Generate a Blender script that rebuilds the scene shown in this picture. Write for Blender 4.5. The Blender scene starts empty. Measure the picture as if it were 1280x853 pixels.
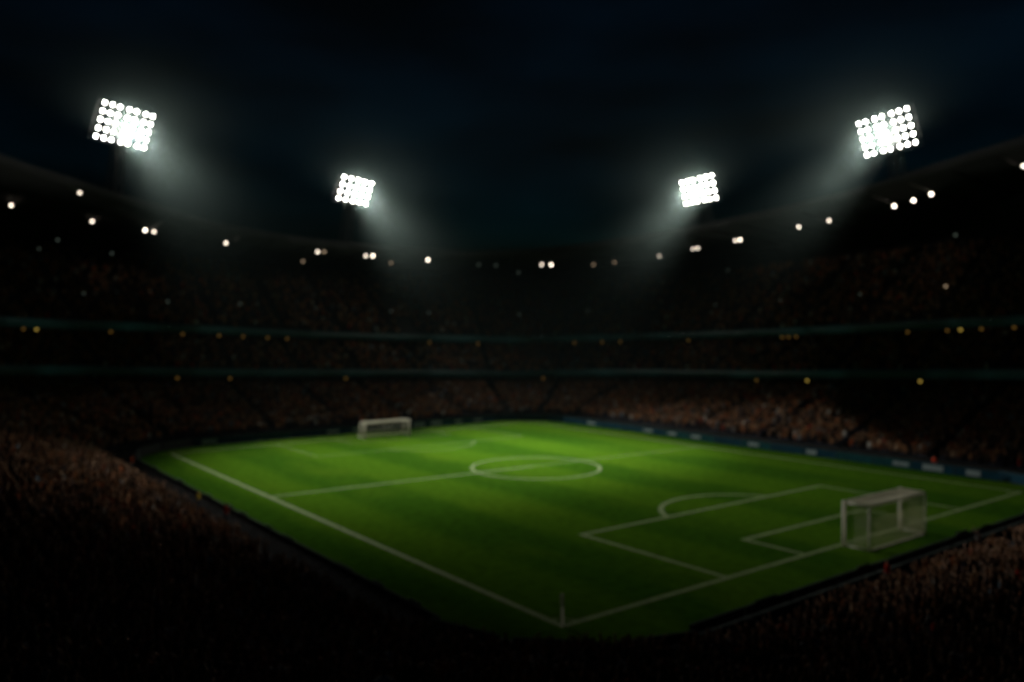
import bpy, bmesh, math, random
import numpy as np
from mathutils import Vector, Matrix

random.seed(7)
rng = np.random.default_rng(11)
scene = bpy.context.scene
COL = scene.collection
R = math.radians

# ------------------------------------------------------------------ frame of the place
# the pitch corner nearest the camera is at (NX, NY); u runs along the near goal line, v along the near touchline
NX, NY, ANG = 3.08, 49.2, R(37.4)
CA, SA = math.cos(ANG), math.sin(ANG)
CAM = Vector((0, 0, 18.0))
WW, LL, RR = 68.0, 88.0, 6.0                    # pitch width, length, corner radius of the bowl's base curve


def W(u, v, z=0.0):
    return Vector((NX + u * CA - v * SA, NY + u * SA + v * CA, z))


def Wn(du, dv):
    return (du * CA - dv * SA, du * SA + dv * CA)


ARC = RR * math.pi / 2
SEGS = [LL - 2 * RR, ARC, WW - 2 * RR, ARC, LL - 2 * RR, ARC, WW - 2 * RR, ARC]
RING = sum(SEGS)
CORN = [(RR, LL - RR), (WW - RR, LL - RR), (WW - RR, RR), (RR, RR)]


def ring(s):
    """base point (u, v) and outward normal at ring parameter s"""
    s %= RING
    for k, l in enumerate(SEGS):
        if s <= l or k == 7:
            if k == 0: return (0, RR + s), (-1, 0)
            if k == 2: return (RR + s, LL), (0, 1)
            if k == 4: return (WW, LL - RR - s), (1, 0)
            if k == 6: return (WW - RR - s, 0), (0, -1)
            c = CORN[k // 2]
            a = math.pi - (k // 2) * math.pi / 2 - s / RR
            n = (math.cos(a), math.sin(a))
            return (c[0] + RR * n[0], c[1] + RR * n[1]), n
        s -= l


def uv_at(s, o):
    b, n = ring(s)
    return b[0] + n[0] * o, b[1] + n[1] * o


def s_of(u, v):
    best = None
    for i in range(3000):
        s = RING * i / 3000
        b, n = ring(s)
        o = (u - b[0]) * n[0] + (v - b[1]) * n[1]
        if o < 0: continue
        d = (b[0] + n[0] * o - u) ** 2 + (b[1] + n[1] * o - v) ** 2
        if best is None or d < best[0]: best = (d, s)
    return best[1]


# height of the bowl's levels, by the bearing from the middle of the pitch (the stand dips towards the far corner)
T_RIM = [(-60, 49.2), (-22.7, 48.2), (-10.2, 45.4), (0, 43.4), (15.2, 42.0), (36.1, 40.2), (50, 38.3), (62, 37.4), (76, 37.5), (88, 38.0), (99.7, 39.4), (107.6, 42.0),
         (116.5, 45.1), (125.2, 47.1), (150, 49.0)]
T_F2 = [(-60, 20.4), (-22.3, 19.9), (-0.1, 18.6), (27.8, 17.3), (54.6, 16.1), (84.9, 17.4), (107.3, 18.9), (124.3, 19.8), (150, 20.2)]
T_F1 = [(-60, 12.2), (-24.5, 11.8), (8.6, 10.0), (55.1, 8.1), (97, 10.0), (129.9, 12.2), (150, 12.4)]


def interp(T, a):
    return float(np.interp(a, [x for x, _ in T], [y for _, y in T]))


def bearing(s):
    u, v = uv_at(s, 38)
    a = math.degrees(math.atan2(v - 44, u - 34))
    return a if a > -120 else a + 360


def h_rim(s): return interp(T_RIM, bearing(s))
def h_f2(s): return interp(T_F2, bearing(s))
def h_f1(s): return interp(T_F1, bearing(s))


UP0, UP1 = 50.0, 243.0                          # ring range that carries the upper tiers


def slope(s):
    s %= RING
    far = (h_f1(s) - 3.3) / 24.0
    w = min(max((s - 30) / 45, 0), 1) * (1 - min(max((s - 222) / 20, 0), 1))
    w = w * w * (3 - 2 * w)
    return 0.30 * (1 - w) + far * w


ROW = 0.85
FR = 0.35                                       # height of the front row above the ground
O1 = 10.4                                       # how far the front row stands from the pitch lines


def floor_h(s, o):
    return FR + slope(s) * (math.floor((o - O1) / ROW + 1e-6) * ROW)


# ------------------------------------------------------------------ helpers
def new_obj(name, mesh, parent=None):
    o = bpy.data.objects.new(name, mesh)
    COL.objects.link(o)
    if parent is not None: o.parent = parent
    return o


def tag(o, label=None, cat=None, group=None, kind=None):
    if label: o['label'] = label
    if cat: o['category'] = cat
    if group: o['group'] = group
    if kind: o['kind'] = kind
    return o


def empty(name, loc, rz=0.0):
    o = new_obj(name, None)
    o.empty_display_size = 0.3
    o.location = loc
    o.rotation_euler = (0, 0, rz)
    return o


def from_bm(name, bm, mats, parent=None, smooth=False):
    me = bpy.data.meshes.new(name)
    bmesh.ops.recalc_face_normals(bm, faces=bm.faces)
    bm.to_mesh(me)
    bm.free()
    for m in (mats if isinstance(mats, (list, tuple)) else [mats]): me.materials.append(m)
    if smooth:
        for p in me.polygons: p.use_smooth = True
    return new_obj(name, me, parent)


def box(bm, c, size, rot=None):
    m = Matrix.LocRotScale(Vector(c), rot, Vector(size))
    return bmesh.ops.create_cube(bm, size=1.0, matrix=m)['verts']


def frame_of(d):
    d = d.normalized()
    up = Vector((0, 0, 1)) if abs(d.z) < 0.95 else Vector((1, 0, 0))
    x = d.cross(up).normalized()
    y = x.cross(d).normalized()
    return x, y


def tube(bm, pts, radii, n=8, squash=None, cap=True):
    pts = [Vector(p) for p in pts]
    if not hasattr(radii, '__len__'): radii = [radii] * len(pts)
    rings = []
    for i, p in enumerate(pts):
        d = pts[min(i + 1, len(pts) - 1)] - pts[max(i - 1, 0)]
        x, y = frame_of(d)
        rings.append([bm.verts.new(p + x * math.cos(2 * math.pi * k / n) * radii[i] + y * math.sin(2 * math.pi * k / n) * radii[i]) for k in range(n)])
    for a, b in zip(rings, rings[1:]):
        for k in range(n):
            bm.faces.new((a[k], a[(k + 1) % n], b[(k + 1) % n], b[k]))
    if cap:
        bm.faces.new(rings[0][::-1])
        bm.faces.new(rings[-1])


def mesh_np(name, V, F, mats, attr=None, parent=None):
    """triangle mesh straight from arrays; attr = per-vertex colour"""
    me = bpy.data.meshes.new(name)
    me.vertices.add(len(V)); me.vertices.foreach_set('co', np.asarray(V, np.float32).ravel())
    k = F.shape[1]
    me.loops.add(F.size); me.loops.foreach_set('vertex_index', F.astype(np.int32).ravel())
    me.polygons.add(len(F))
    me.polygons.foreach_set('loop_start', np.arange(0, F.size, k, dtype=np.int32))
    me.polygons.foreach_set('loop_total', np.full(len(F), k, np.int32))
    if attr is not None:
        a = me.color_attributes.new('clothing', 'FLOAT_COLOR', 'POINT')
        a.data.foreach_set('color', np.concatenate([attr, np.ones((len(attr), 1))], 1).astype(np.float32).ravel())
    me.update(calc_edges=True)
    for m in (mats if isinstance(mats, (list, tuple)) else [mats]): me.materials.append(m)
    return new_obj(name, me, parent)


# ------------------------------------------------------------------ materials
def mat(name, base, rough=0.6, metal=0.0, noise=None, spec=0.5, emit=None, estr=0.0, bump=0.0):
    """Principled material; noise = (scale, amount) mottles the base colour"""
    m = bpy.data.materials.new(name)
    m.use_nodes = True
    nt = m.node_tree
    p = nt.nodes['Principled BSDF']
    p.inputs['Base Color'].default_value = (*base, 1)
    p.inputs['Roughness'].default_value = rough
    p.inputs['Metallic'].default_value = metal
    p.inputs['Specular IOR Level'].default_value = spec
    if noise:
        tc = nt.nodes.new('ShaderNodeTexCoord')
        n = nt.nodes.new('ShaderNodeTexNoise'); n.inputs['Scale'].default_value = noise[0]; n.inputs['Detail'].default_value = 4
        r = nt.nodes.new('ShaderNodeMapRange')
        r.inputs['From Min'].default_value = 0.3; r.inputs['From Max'].default_value = 0.7
        r.inputs['To Min'].default_value = 1 - noise[1]; r.inputs['To Max'].default_value = 1 + noise[1]
        mx = nt.nodes.new('ShaderNodeMix'); mx.data_type = 'RGBA'; mx.blend_type = 'MULTIPLY'; mx.inputs['Factor'].default_value = 1
        mx.inputs['A'].default_value = (*base, 1)
        nt.links.new(tc.outputs['Object'], n.inputs['Vector'])
        nt.links.new(n.outputs['Fac'], r.inputs['Value'])
        nt.links.new(r.outputs['Result'], mx.inputs['B'])
        nt.links.new(mx.outputs['Result'], p.inputs['Base Color'])
        if bump:
            b = nt.nodes.new('ShaderNodeBump'); b.inputs['Strength'].default_value = bump
            nt.links.new(n.outputs['Fac'], b.inputs['Height']); nt.links.new(b.outputs['Normal'], p.inputs['Normal'])
    if emit:
        p.inputs['Emission Color'].default_value = (*emit, 1)
        p.inputs['Emission Strength'].default_value = estr
        m.cycles.emission_sampling = 'NONE'     # the lamps' light is carried by their spot lights
    return m


M = {}
M['concrete'] = mat('concrete', (0.045, 0.045, 0.044), 0.95, noise=(0.6, 0.25), spec=0.05)
M['dark_concrete'] = mat('dark_concrete', (0.016, 0.016, 0.017), 0.95, noise=(0.4, 0.3), spec=0.03)
M['apron'] = mat('apron', (0.06, 0.075, 0.07), 0.95, noise=(0.8, 0.3), spec=0.05)
M['roof'] = mat('roof_sheet', (0.018, 0.02, 0.02), 0.9, noise=(0.3, 0.2))
M['steel'] = mat('galvanised_steel', (0.30, 0.31, 0.31), 0.45, 0.8, noise=(2.0, 0.2))
M['black_metal'] = mat('black_metal', (0.03, 0.03, 0.03), 0.5, 0.5)
M['white_paint'] = mat('white_paint', (0.84, 0.82, 0.72), 0.45, noise=(3.0, 0.08))
M['net'] = mat('net_cord', (0.80, 0.77, 0.62), 0.8)
M['line'] = mat('line_paint', (0.115, 0.17, 0.05), 0.9, noise=(1.4, 0.28))
M['board_back'] = mat('board_back', (0.018, 0.022, 0.026), 0.6, noise=(1.5, 0.3))
M['board_blue'] = mat('board_blue', (0.003, 0.038, 0.065), 0.6, spec=0.08, noise=(0.7, 0.3))
M['board_teal'] = mat('board_teal', (0.005, 0.055, 0.065), 0.6, spec=0.08, noise=(0.7, 0.3))
M['board_white'] = mat('board_white', (0.24, 0.30, 0.32), 0.5, noise=(2.0, 0.2))
M['flag'] = mat('flag_cloth', (0.86, 0.86, 0.76), 0.8)
M['lens'] = mat('floodlight_lens', (0.8, 0.8, 0.8), 0.2, emit=(1.0, 0.97, 0.88), estr=48.0)
M['lens_warm'] = mat('lamp_lens', (0.8, 0.8, 0.8), 0.2, emit=(1.0, 0.87, 0.70), estr=9.5)
M['lens_mid'] = mat('lamp_lens_soft', (0.8, 0.8, 0.8), 0.2, emit=(1.0, 0.84, 0.68), estr=5.0)
M['lens_dim'] = mat('lamp_lens_dim', (0.8, 0.8, 0.8), 0.2, emit=(1.0, 0.70, 0.45), estr=0.7)
M['lens_faint'] = mat('lamp_lens_faint', (0.8, 0.8, 0.8), 0.2, emit=(0.75, 0.95, 0.8), estr=0.085)
M['lens_amber'] = mat('lamp_lens_amber', (0.8, 0.5, 0.2), 0.3, emit=(1.0, 0.50, 0.10), estr=0.10)
M['lens_yellow'] = mat('lamp_lens_yellow', (0.8, 0.6, 0.2), 0.3, emit=(1.0, 0.66, 0.12), estr=0.4)
M['skin'] = mat('skin', (0.36, 0.20, 0.13), 0.55, noise=(6.0, 0.12))
M['trousers'] = mat('denim', (0.035, 0.040, 0.055), 0.85, noise=(8.0, 0.2))


def fascia_mat():
    """dark fascia with a dim teal light strip that is brighter in places"""
    m = mat('fascia', (0.03, 0.06, 0.06), 0.5)
    nt = m.node_tree; p = nt.nodes['Principled BSDF']
    tc = nt.nodes.new('ShaderNodeTexCoord')
    n = nt.nodes.new('ShaderNodeTexNoise'); n.inputs['Scale'].default_value = 0.09; n.inputs['Detail'].default_value = 2
    r = nt.nodes.new('ShaderNodeMapRange')
    r.inputs['From Min'].default_value = 0.45; r.inputs['From Max'].default_value = 0.75
    r.inputs['To Min'].default_value = 0.0008; r.inputs['To Max'].default_value = 0.0048
    nt.links.new(tc.outputs['Object'], n.inputs['Vector'])
    nt.links.new(n.outputs['Fac'], r.inputs['Value'])
    nt.links.new(r.outputs['Result'], p.inputs['Emission Strength'])
    p.inputs['Emission Color'].default_value = (0.25, 1.0, 0.9, 1)
    m.cycles.emission_sampling = 'NONE'
    return m


M['fascia'] = fascia_mat()


def translucent(m, amount):
    """part of the light comes through from the far side"""
    nt = m.node_tree; p = nt.nodes['Principled BSDF']; o = nt.nodes['Material Output']
    t = nt.nodes.new('ShaderNodeBsdfTranslucent'); t.inputs['Color'].default_value = p.inputs['Base Color'].default_value
    x = nt.nodes.new('ShaderNodeMixShader'); x.inputs[0].default_value = amount
    nt.links.new(p.outputs[0], x.inputs[1]); nt.links.new(t.outputs[0], x.inputs[2]); nt.links.new(x.outputs[0], o.inputs['Surface'])


translucent(M['flag'], 0.7)
translucent(M['net'], 0.45)
translucent(M['white_paint'], 0.5)  # goal bars pass light as if thin, to brighten their shaded side


def grass_mat():
    m = bpy.data.materials.new('mown_grass'); m.use_nodes = True
    nt = m.node_tree; N = nt.nodes; L = nt.links
    p = N['Principled BSDF']; p.inputs['Roughness'].default_value = 0.95; p.inputs['Specular IOR Level'].default_value = 0.0
    tc = N.new('ShaderNodeTexCoord')
    sep = N.new('ShaderNodeSeparateXYZ'); L.new(tc.outputs['Object'], sep.inputs[0])
    # mowing stripes along the touchline, edges wandering a little
    wob = N.new('ShaderNodeTexNoise'); wob.inputs['Scale'].default_value = 0.05; wob.inputs['Detail'].default_value = 3
    L.new(tc.outputs['Object'], wob.inputs['Vector'])
    ma = N.new('ShaderNodeMath'); ma.operation = 'MULTIPLY_ADD'; ma.inputs[1].default_value = 3.0
    L.new(wob.outputs['Fac'], ma.inputs[0]); L.new(sep.outputs['X'], ma.inputs[2])
    fr = N.new('ShaderNodeMath'); fr.operation = 'MULTIPLY'; fr.inputs[1].default_value = 2 * math.pi / 15.5
    L.new(ma.outputs[0], fr.inputs[0])
    sn = N.new('ShaderNodeMath'); sn.operation = 'SINE'; L.new(fr.outputs[0], sn.inputs[0])
    st = N.new('ShaderNodeMapRange'); st.interpolation_type = 'SMOOTHSTEP'
    st.inputs['From Min'].default_value = -0.55; st.inputs['From Max'].default_value = 0.55
    L.new(sn.outputs[0], st.inputs['Value'])
    # worn and lush patches
    big = N.new('ShaderNodeTexNoise'); big.inputs['Scale'].default_value = 0.075; big.inputs['Detail'].default_value = 5
    sc = N.new('ShaderNodeMapping'); sc.inputs['Scale'].default_value = (1.6, 0.7, 1)
    L.new(tc.outputs['Object'], sc.inputs['Vector']); L.new(sc.outputs['Vector'], big.inputs['Vector'])
    fine = N.new('ShaderNodeTexNoise'); fine.inputs['Scale'].default_value = 1.1; fine.inputs['Detail'].default_value = 6
    L.new(tc.outputs['Object'], fine.inputs['Vector'])
    a = N.new('ShaderNodeMix'); a.data_type = 'RGBA'
    a.inputs['A'].default_value = (0.025, 0.073, 0.005, 1); a.inputs['B'].default_value = (0.042, 0.102, 0.006, 1)
    L.new(st.outputs['Result'], a.inputs['Factor'])
    b = N.new('ShaderNodeMix'); b.data_type = 'RGBA'
    br = N.new('ShaderNodeMapRange'); br.inputs['From Min'].default_value = 0.50; br.inputs['From Max'].default_value = 0.72
    br.inputs['To Max'].default_value = 0.65
    L.new(big.outputs['Fac'], br.inputs['Value']); L.new(br.outputs['Result'], b.inputs['Factor'])
    L.new(a.outputs['Result'], b.inputs['A']); b.inputs['B'].default_value = (0.058, 0.118, 0.007, 1)
    c = N.new('ShaderNodeMix'); c.data_type = 'RGBA'; c.blend_type = 'MULTIPLY'; c.inputs['Factor'].default_value = 1
    fm = N.new('ShaderNodeMapRange'); fm.inputs['From Min'].default_value = 0.25; fm.inputs['From Max'].default_value = 0.75
    fm.inputs['To Min'].default_value = 0.75; fm.inputs['To Max'].default_value = 1.25
    L.new(fine.outputs['Fac'], fm.inputs['Value']); L.new(b.outputs['Result'], c.inputs['A']); L.new(fm.outputs['Result'], c.inputs['B'])
    L.new(c.outputs['Result'], p.inputs['Base Color'])
    bp = N.new('ShaderNodeBump'); bp.inputs['Strength'].default_value = 0.25
    L.new(fine.outputs['Fac'], bp.inputs['Height']); L.new(bp.outputs['Normal'], p.inputs['Normal'])
    return m


M['grass'] = grass_mat()


def attr_mat(name, source):
    """cloth whose colour comes from the crowd's own clothing colours, or from each object's colour"""
    m = mat(name, (0.2, 0.1, 0.05), 0.95, spec=0.05)
    nt = m.node_tree
    if source == 'attr':
        a = nt.nodes.new('ShaderNodeAttribute'); a.attribute_name = 'clothing'
    else:
        a = nt.nodes.new('ShaderNodeObjectInfo')
    nt.links.new(a.outputs['Color'], nt.nodes['Principled BSDF'].inputs['Base Color'])
    return m


M['crowd'] = attr_mat('crowd_clothing', 'attr')
M['cloth'] = attr_mat('jacket_cloth', 'obj')

# ------------------------------------------------------------------ ground, pitch, markings
bm = bmesh.new()
q = [bm.verts.new(p) for p in ((-420, -330, 0), (420, -330, 0), (420, 510, 0), (-420, 510, 0))]
bm.faces.new(q)
tag(from_bm('ground', bm, M['dark_concrete']), kind='structure')


def ring_sheet(name, o, z, material, kind='structure', rr=None):
    bm = bmesh.new()
    n = 96
    pts = []
    for i in range(8 * 24):
        s = RING * i / (8 * 24)
        u, v = uv_at(s, o)
        pts.append(bm.verts.new((u, v, 0)))
    bm.faces.new(pts)
    ob = from_bm(name, bm, material)
    ob.location = (NX, NY, z); ob.rotation_euler = (0, 0, ANG)
    return tag(ob, kind=kind)


ring_sheet('apron', 6.0, 0.004, M['apron'])
ring_sheet('pitch', 5.4, 0.012, M['grass'])

# painted lines: strips a few millimetres above the grass, each crossing butted, not overlapped
LW = 0.52
bm = bmesh.new()
ZL = 0.020


def strip(u0, v0, u1, v1, z=ZL, w=None):
    w = w or LW
    a, b = Vector((u0, v0)), Vector((u1, v1))
    d = (b - a).normalized(); n = Vector((-d.y, d.x)) * w / 2
    vs = [bm.verts.new((p.x, p.y, z)) for p in (a + n, b + n, b - n, a - n)]
    bm.faces.new(vs)


def arc(cu, cv, r, a0, a1, z=ZL, w=None, n=64):
    w = w or LW
    prev = None
    for i in range(n + 1):
        a = a0 + (a1 - a0) * i / n
        p = [bm.verts.new((cu + (r + k * w / 2) * math.cos(a), cv + (r + k * w / 2) * math.sin(a), z)) for k in (-1, 1)]
        if prev: bm.faces.new((prev[0], prev[1], p[1], p[0]))
        prev = p


h = LW / 2
strip(0, -h, 0, LL + h); strip(WW, -h, WW, LL + h)                     # touchlines
strip(h, 0, WW - h, 0); strip(h, LL, WW - h, LL)                       # goal lines
strip(h, 48.6, 35.6, 46.82, w=0.42); strip(35.6, 46.82, WW - h, 45.2, w=0.2)                               # halfway line
cu, cv, cr = 35.2, 45.9, 8.5
arc(cu, cv, cr, 0, 2 * math.pi, z=ZL + 0.004, w=0.36)
for v0, sg in ((0, 1), (LL, -1)):
    LW = 0.52 if sg > 0 else 0.18                                      # the far box is worn thin
    strip(16, v0 + sg * h, 16, v0 + sg * (15.8 + h)); strip(53.5, v0 + sg * h, 53.5, v0 + sg * (15.8 + h))
    strip(16 + h, v0 + sg * 15.8, 53.5 - h, v0 + sg * 15.8)
    strip(26, v0 + sg * h, 26, v0 + sg * (6.0 + h)); strip(45, v0 + sg * h, 45, v0 + sg * (6.0 + h))
    strip(26 + h, v0 + sg * 6.0, 45 - h, v0 + sg * 6.0)
    rr_, pc = 8.9, 15.8 - 3.8
    a0 = math.asin((3.8 + h) / rr_)
    if sg > 0: arc(35.3, pc, rr_, a0, math.pi - a0, n=32)
    else: arc(35.3, LL - pc, rr_, -a0, -(math.pi - a0), n=32)
for cu_, cv_, a0 in ((0, 0, 0), (WW, 0, math.pi / 2), (WW, LL, math.pi), (0, LL, 1.5 * math.pi)):
    arc(cu_, cv_, 1.3, a0 + 0.15, a0 + math.pi / 2 - 0.15, n=12, w=0.2)
ob = from_bm('pitch_markings', bm, M['line'])
ob.location = (NX, NY, 0); ob.rotation_euler = (0, 0, ANG)
tag(ob, kind='structure')

# ------------------------------------------------------------------ corner flag
cf = empty('corner_flag', W(0, 0, 0.012), ANG)
tag(cf, 'thin white corner flag standing where the two nearest pitch lines meet', 'corner flag')
bm = bmesh.new(); tube(bm, [(0, 0, 0), (0, 0, 1.98)], 0.09, 10)
from_bm('flag_pole', bm, M['flag'], cf)
bm = bmesh.new()
g = [[bm.verts.new((0.08 + 0.22 * i / 6, 0.07 * math.sin(i * 1.6), 1.98 - 0.72 * j / 4 - 0.10 * i / 6)) for j in range(5)] for i in range(7)]
for i in range(6):
    for j in range(4): bm.faces.new((g[i][j], g[i + 1][j], g[i + 1][j + 1], g[i][j + 1]))
bmesh.ops.solidify(bm, geom=bm.faces[:], thickness=0.012)
fl = from_bm('flag', bm, M['flag'], cf, smooth=True)
fl.rotation_euler = (0, 0, R(62))


# ------------------------------------------------------------------ goals
def make_goal(u0, u1, v0, out, depth, height, top_depth, label, r=0.17, step=0.17):
    """goal between u0 and u1 on the line v = v0, its net running out (+1/-1) along v"""
    w = u1 - u0
    root = empty('goal', W(u0, v0, 0.012), ANG)
    tag(root, label, 'goal', 'goals on the pitch')
    zb = height
    for x in (0, w):
        bm = bmesh.new(); tube(bm, [(x, 0, 0), (x, 0, zb)], r, 12); from_bm('goal_post', bm, M['white_paint'], root, True)
    bm = bmesh.new(); tube(bm, [(r, 0, zb - r), (w - r, 0, zb - r)], r * 0.98, 12); from_bm('crossbar', bm, M['white_paint'], root, True)
    yb, yt = out * depth, out * top_depth
    for x in (0, w):
        bm = bmesh.new(); tube(bm, [(x, yb, 0), (x, yt, zb - r)], r * 0.55, 8); from_bm('back_stanchion', bm, M['white_paint'], root, True)
        bm = bmesh.new(); tube(bm, [(x, out * r, zb - r), (x, yt, zb - r)], r * 0.55, 8); from_bm('top_bar', bm, M['white_paint'], root, True)
        bm = bmesh.new(); tube(bm, [(x, out * r, 0.06), (x, yb, 0.06)], r * 0.5, 8); from_bm('side_base_bar', bm, M['white_paint'], root, True)
    bm = bmesh.new(); tube(bm, [(0, yb, 0.06), (w, yb, 0.06)], r * 0.55, 8); from_bm('base_bar', bm, M['white_paint'], root, True)
    bm = bmesh.new(); tube(bm, [(0, yt, zb - r), (w, yt, zb - r)], r * 0.5, 8); from_bm('rear_top_bar', bm, M['white_paint'], root, True)
    # net: cords of real thickness, sagging a little between the bars
    bm = bmesh.new()
    t = 0.012

    def P(f, a, b):
        zt = zb - 0.02
        if f == 'top': return Vector((a * w, out * (r + (top_depth - r) * b), zt - 0.16 * math.sin(math.pi * a) * math.sin(math.pi * b)))
        if f == 'back': return Vector((a * w, yt + (yb - yt) * b - out * 0.10 * math.sin(math.pi * a) * math.sin(math.pi * b), zt + (0.06 - zt) * b))
        x = 0 if f == 'l' else w
        z = zt + (0.06 - zt) * b
        yend = yt + (yb - yt) * b
        return Vector((x, out * r + (yend - out * r) * a, z))
    for f, la, lb in (('top', w, abs(top_depth)), ('back', w, zb), ('l', depth, zb), ('r', depth, zb)):
        na, nb = max(2, int(la / step)), max(2, int(lb / step))
        tt = t * (1.7 if f == 'top' else 1.0)  # top cords thickened so the top of the net looks brighter lit
        for i in range(na + 1):
            tube(bm, [P(f, i / na, j / 4) for j in range(5)], tt, 3, cap=False)
        for j in range(nb + 1):
            tube(bm, [P(f, i / 6, j / nb) for i in range(7)], tt, 3, cap=False)
    from_bm('net', bm, M['net'], root)
    return root


make_goal(31.0, 40.4, -0.35, -1, 2.2, 3.8, 2.2, 'large near goal with white box net seen from behind its corner')
make_goal(30.6, 39.2, LL - 2.0, 1, 2.4, 2.75, 1.5, 'small far white goal in front of the far advertising boards', step=0.36)

# ------------------------------------------------------------------ stadium bowl
stadium = empty('stadium', W(34, 44, 0))
tag(stadium, 'dark three tier stadium bowl with curved roof wrapping round the floodlit pitch', 'stadium')
stadium_inv = Matrix.Translation(-Vector(stadium.location))


def loft(name, s0, s1, prof, material, closed=False, parent=stadium, step=2.4):
    """sweep the profile prof(s) -> [(offset, height), ...] along the ring from s0 to s1"""
    ss = [s0]
    while ss[-1] < s1 - 1e-6:
        b = ss[-1] % RING
        acc = 0; instep = step
        for k, l in enumerate(SEGS):
            if acc <= b < acc + l:
                instep = 0.55 if k % 2 else step
                break
            acc += l
        ss.append(min(ss[-1] + instep, s1))
    V = []; n = None
    for s in ss:
        b, nn = ring(s)
        pr = prof(s)
        n = len(pr)
        for o, z in pr:
            p = W(b[0] + nn[0] * o, b[1] + nn[1] * o, z) - Vector(stadium.location)
            V.append(p)
    F = []
    for i in range(len(ss) - 1):
        for j in range(n - 1 if not closed else n):
            a = i * n + j; c = i * n + (j + 1) % n
            F.append((a, c, c + n, a + n))
    return mesh_np(name, np.array(V), np.array(F), material, parent=parent)


NROW = int((36 - O1) / ROW)


def stepped(s, n0, n1, h, d=ROW, o0=O1):
    pr = []
    for k in range(n0, n1 + 1):
        o = o0 + k * d
        pr.append((o, h(k - 1) if k > n0 else h(k)))
        pr.append((o, h(k)))
    pr.append((o0 + (n1 + 1) * d, h(n1)))
    return pr


loft('lower_terrace', 0, RING, lambda s: [(O1, 0.0)] + stepped(s, 0, NROW, lambda k: FR + slope(s) * k * ROW), M['concrete'])
loft('rear_terrace', UP1 - 1, RING + UP0 + 1, lambda s: stepped(s, NROW + 1, NROW + 36, lambda k: FR + slope(s) * k * ROW), M['concrete'])
loft('front_wall', 0, RING, lambda s: [(O1 - 0.28, 0), (O1 - 0.28, 1.05), (O1 - 0.06, 1.05), (O1 - 0.06, 0)], M['dark_concrete'])
OB = O1 + (NROW + 1) * ROW
loft('lower_rear_wall', UP0, UP1, lambda s: [(OB + 0.02, 0.0), (OB + 0.02, h_f1(s) - 0.85)], M['dark_concrete'])
# balcony one
loft('balcony_fascia', UP0, UP1, lambda s: [(OB + 0.5, h_f1(s) - 0.80), (31.0, h_f1(s) - 0.80), (31.0, h_f1(s) + 0.75), (31.25, h_f1(s) + 0.75), (31.25, h_f1(s) - 0.2)], M['fascia'])


def mid_h(s):
    n = 10
    rise = (h_f2(s) - 3.4 - (h_f1(s) - 0.2)) / n
    return lambda k: h_f1(s) - 0.2 + rise * k


loft('middle_terrace', UP0, UP1, lambda s: stepped(s, 0, 12, mid_h(s), 0.9, 31.25), M['concrete'])
loft('middle_rear_wall', UP0, UP1, lambda s: [(42.96, h_f1(s)), (42.96, h_f2(s) - 0.85)], M['dark_concrete'])
loft('balcony_fascia', UP0, UP1, lambda s: [(43.5, h_f2(s) - 0.80), (40.0, h_f2(s) - 0.80), (40.0, h_f2(s) + 0.75), (40.25, h_f2(s) + 0.75), (40.25, h_f2(s) - 0.1)], M['fascia'])
loft('upper_terrace', UP0, UP1, lambda s: stepped(s, 0, 25, lambda k: h_f2(s) - 0.1 + 0.60 * k, 0.85, 40.25), M['concrete'])
loft('rear_wall', UP0, UP1, lambda s: [(63.5, 0.0), (63.5, h_rim(s) - 1.0)], M['dark_concrete'])
loft('roof', UP0, UP1, lambda s: [(38.0, h_rim(s)), (66.0, h_rim(s) - 1.2), (66.0, h_rim(s) - 3.4), (38.15, h_rim(s) - 1.6), (38.15, h_rim(s) - 0.02)], M['roof'])
loft('roof_fascia', UP0, UP1, lambda s: [(37.9, h_rim(s) + 0.05), (38.12, h_rim(s) + 0.05), (38.12, h_rim(s) - 1.75), (37.9, h_rim(s) - 1.75)], M['roof'], closed=True)
for s_ in np.arange(UP0 + 4, UP1 - 2, 7.0):                         # roof trusses under the deck
    bm = bmesh.new()
    hh = h_rim(s_)
    p = lambda o, z: W(*uv_at(s_, o), z) - Vector(stadium.location)
    tube(bm, [p(38.4, hh - 1.75), p(50, hh - 2.8), p(63.3, hh - 3.75)], 0.14, 6)
    tube(bm, [p(38.4, hh - 1.72), p(63.3, hh - 3.45)], 0.10, 6)
    for o in (42, 46, 50, 54, 58):
        f_ = (o - 38.4) / 24.9
        tube(bm, [p(o, hh - 1.72 - 1.73 * f_), p(o + 2, hh - 1.75 - (o - 36.4) / 24.9 * 2.0)], 0.06, 5)
    from_bm('roof_truss', bm, M['black_metal'], stadium)

# ------------------------------------------------------------------ advertising boards
BO = 6.2
blen, bgap = 5.2, 0.12
per_str = {0: (LL - 2 * RR), 2: (WW - 2 * RR), 4: (LL - 2 * RR), 6: (WW - 2 * RR)}


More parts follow.
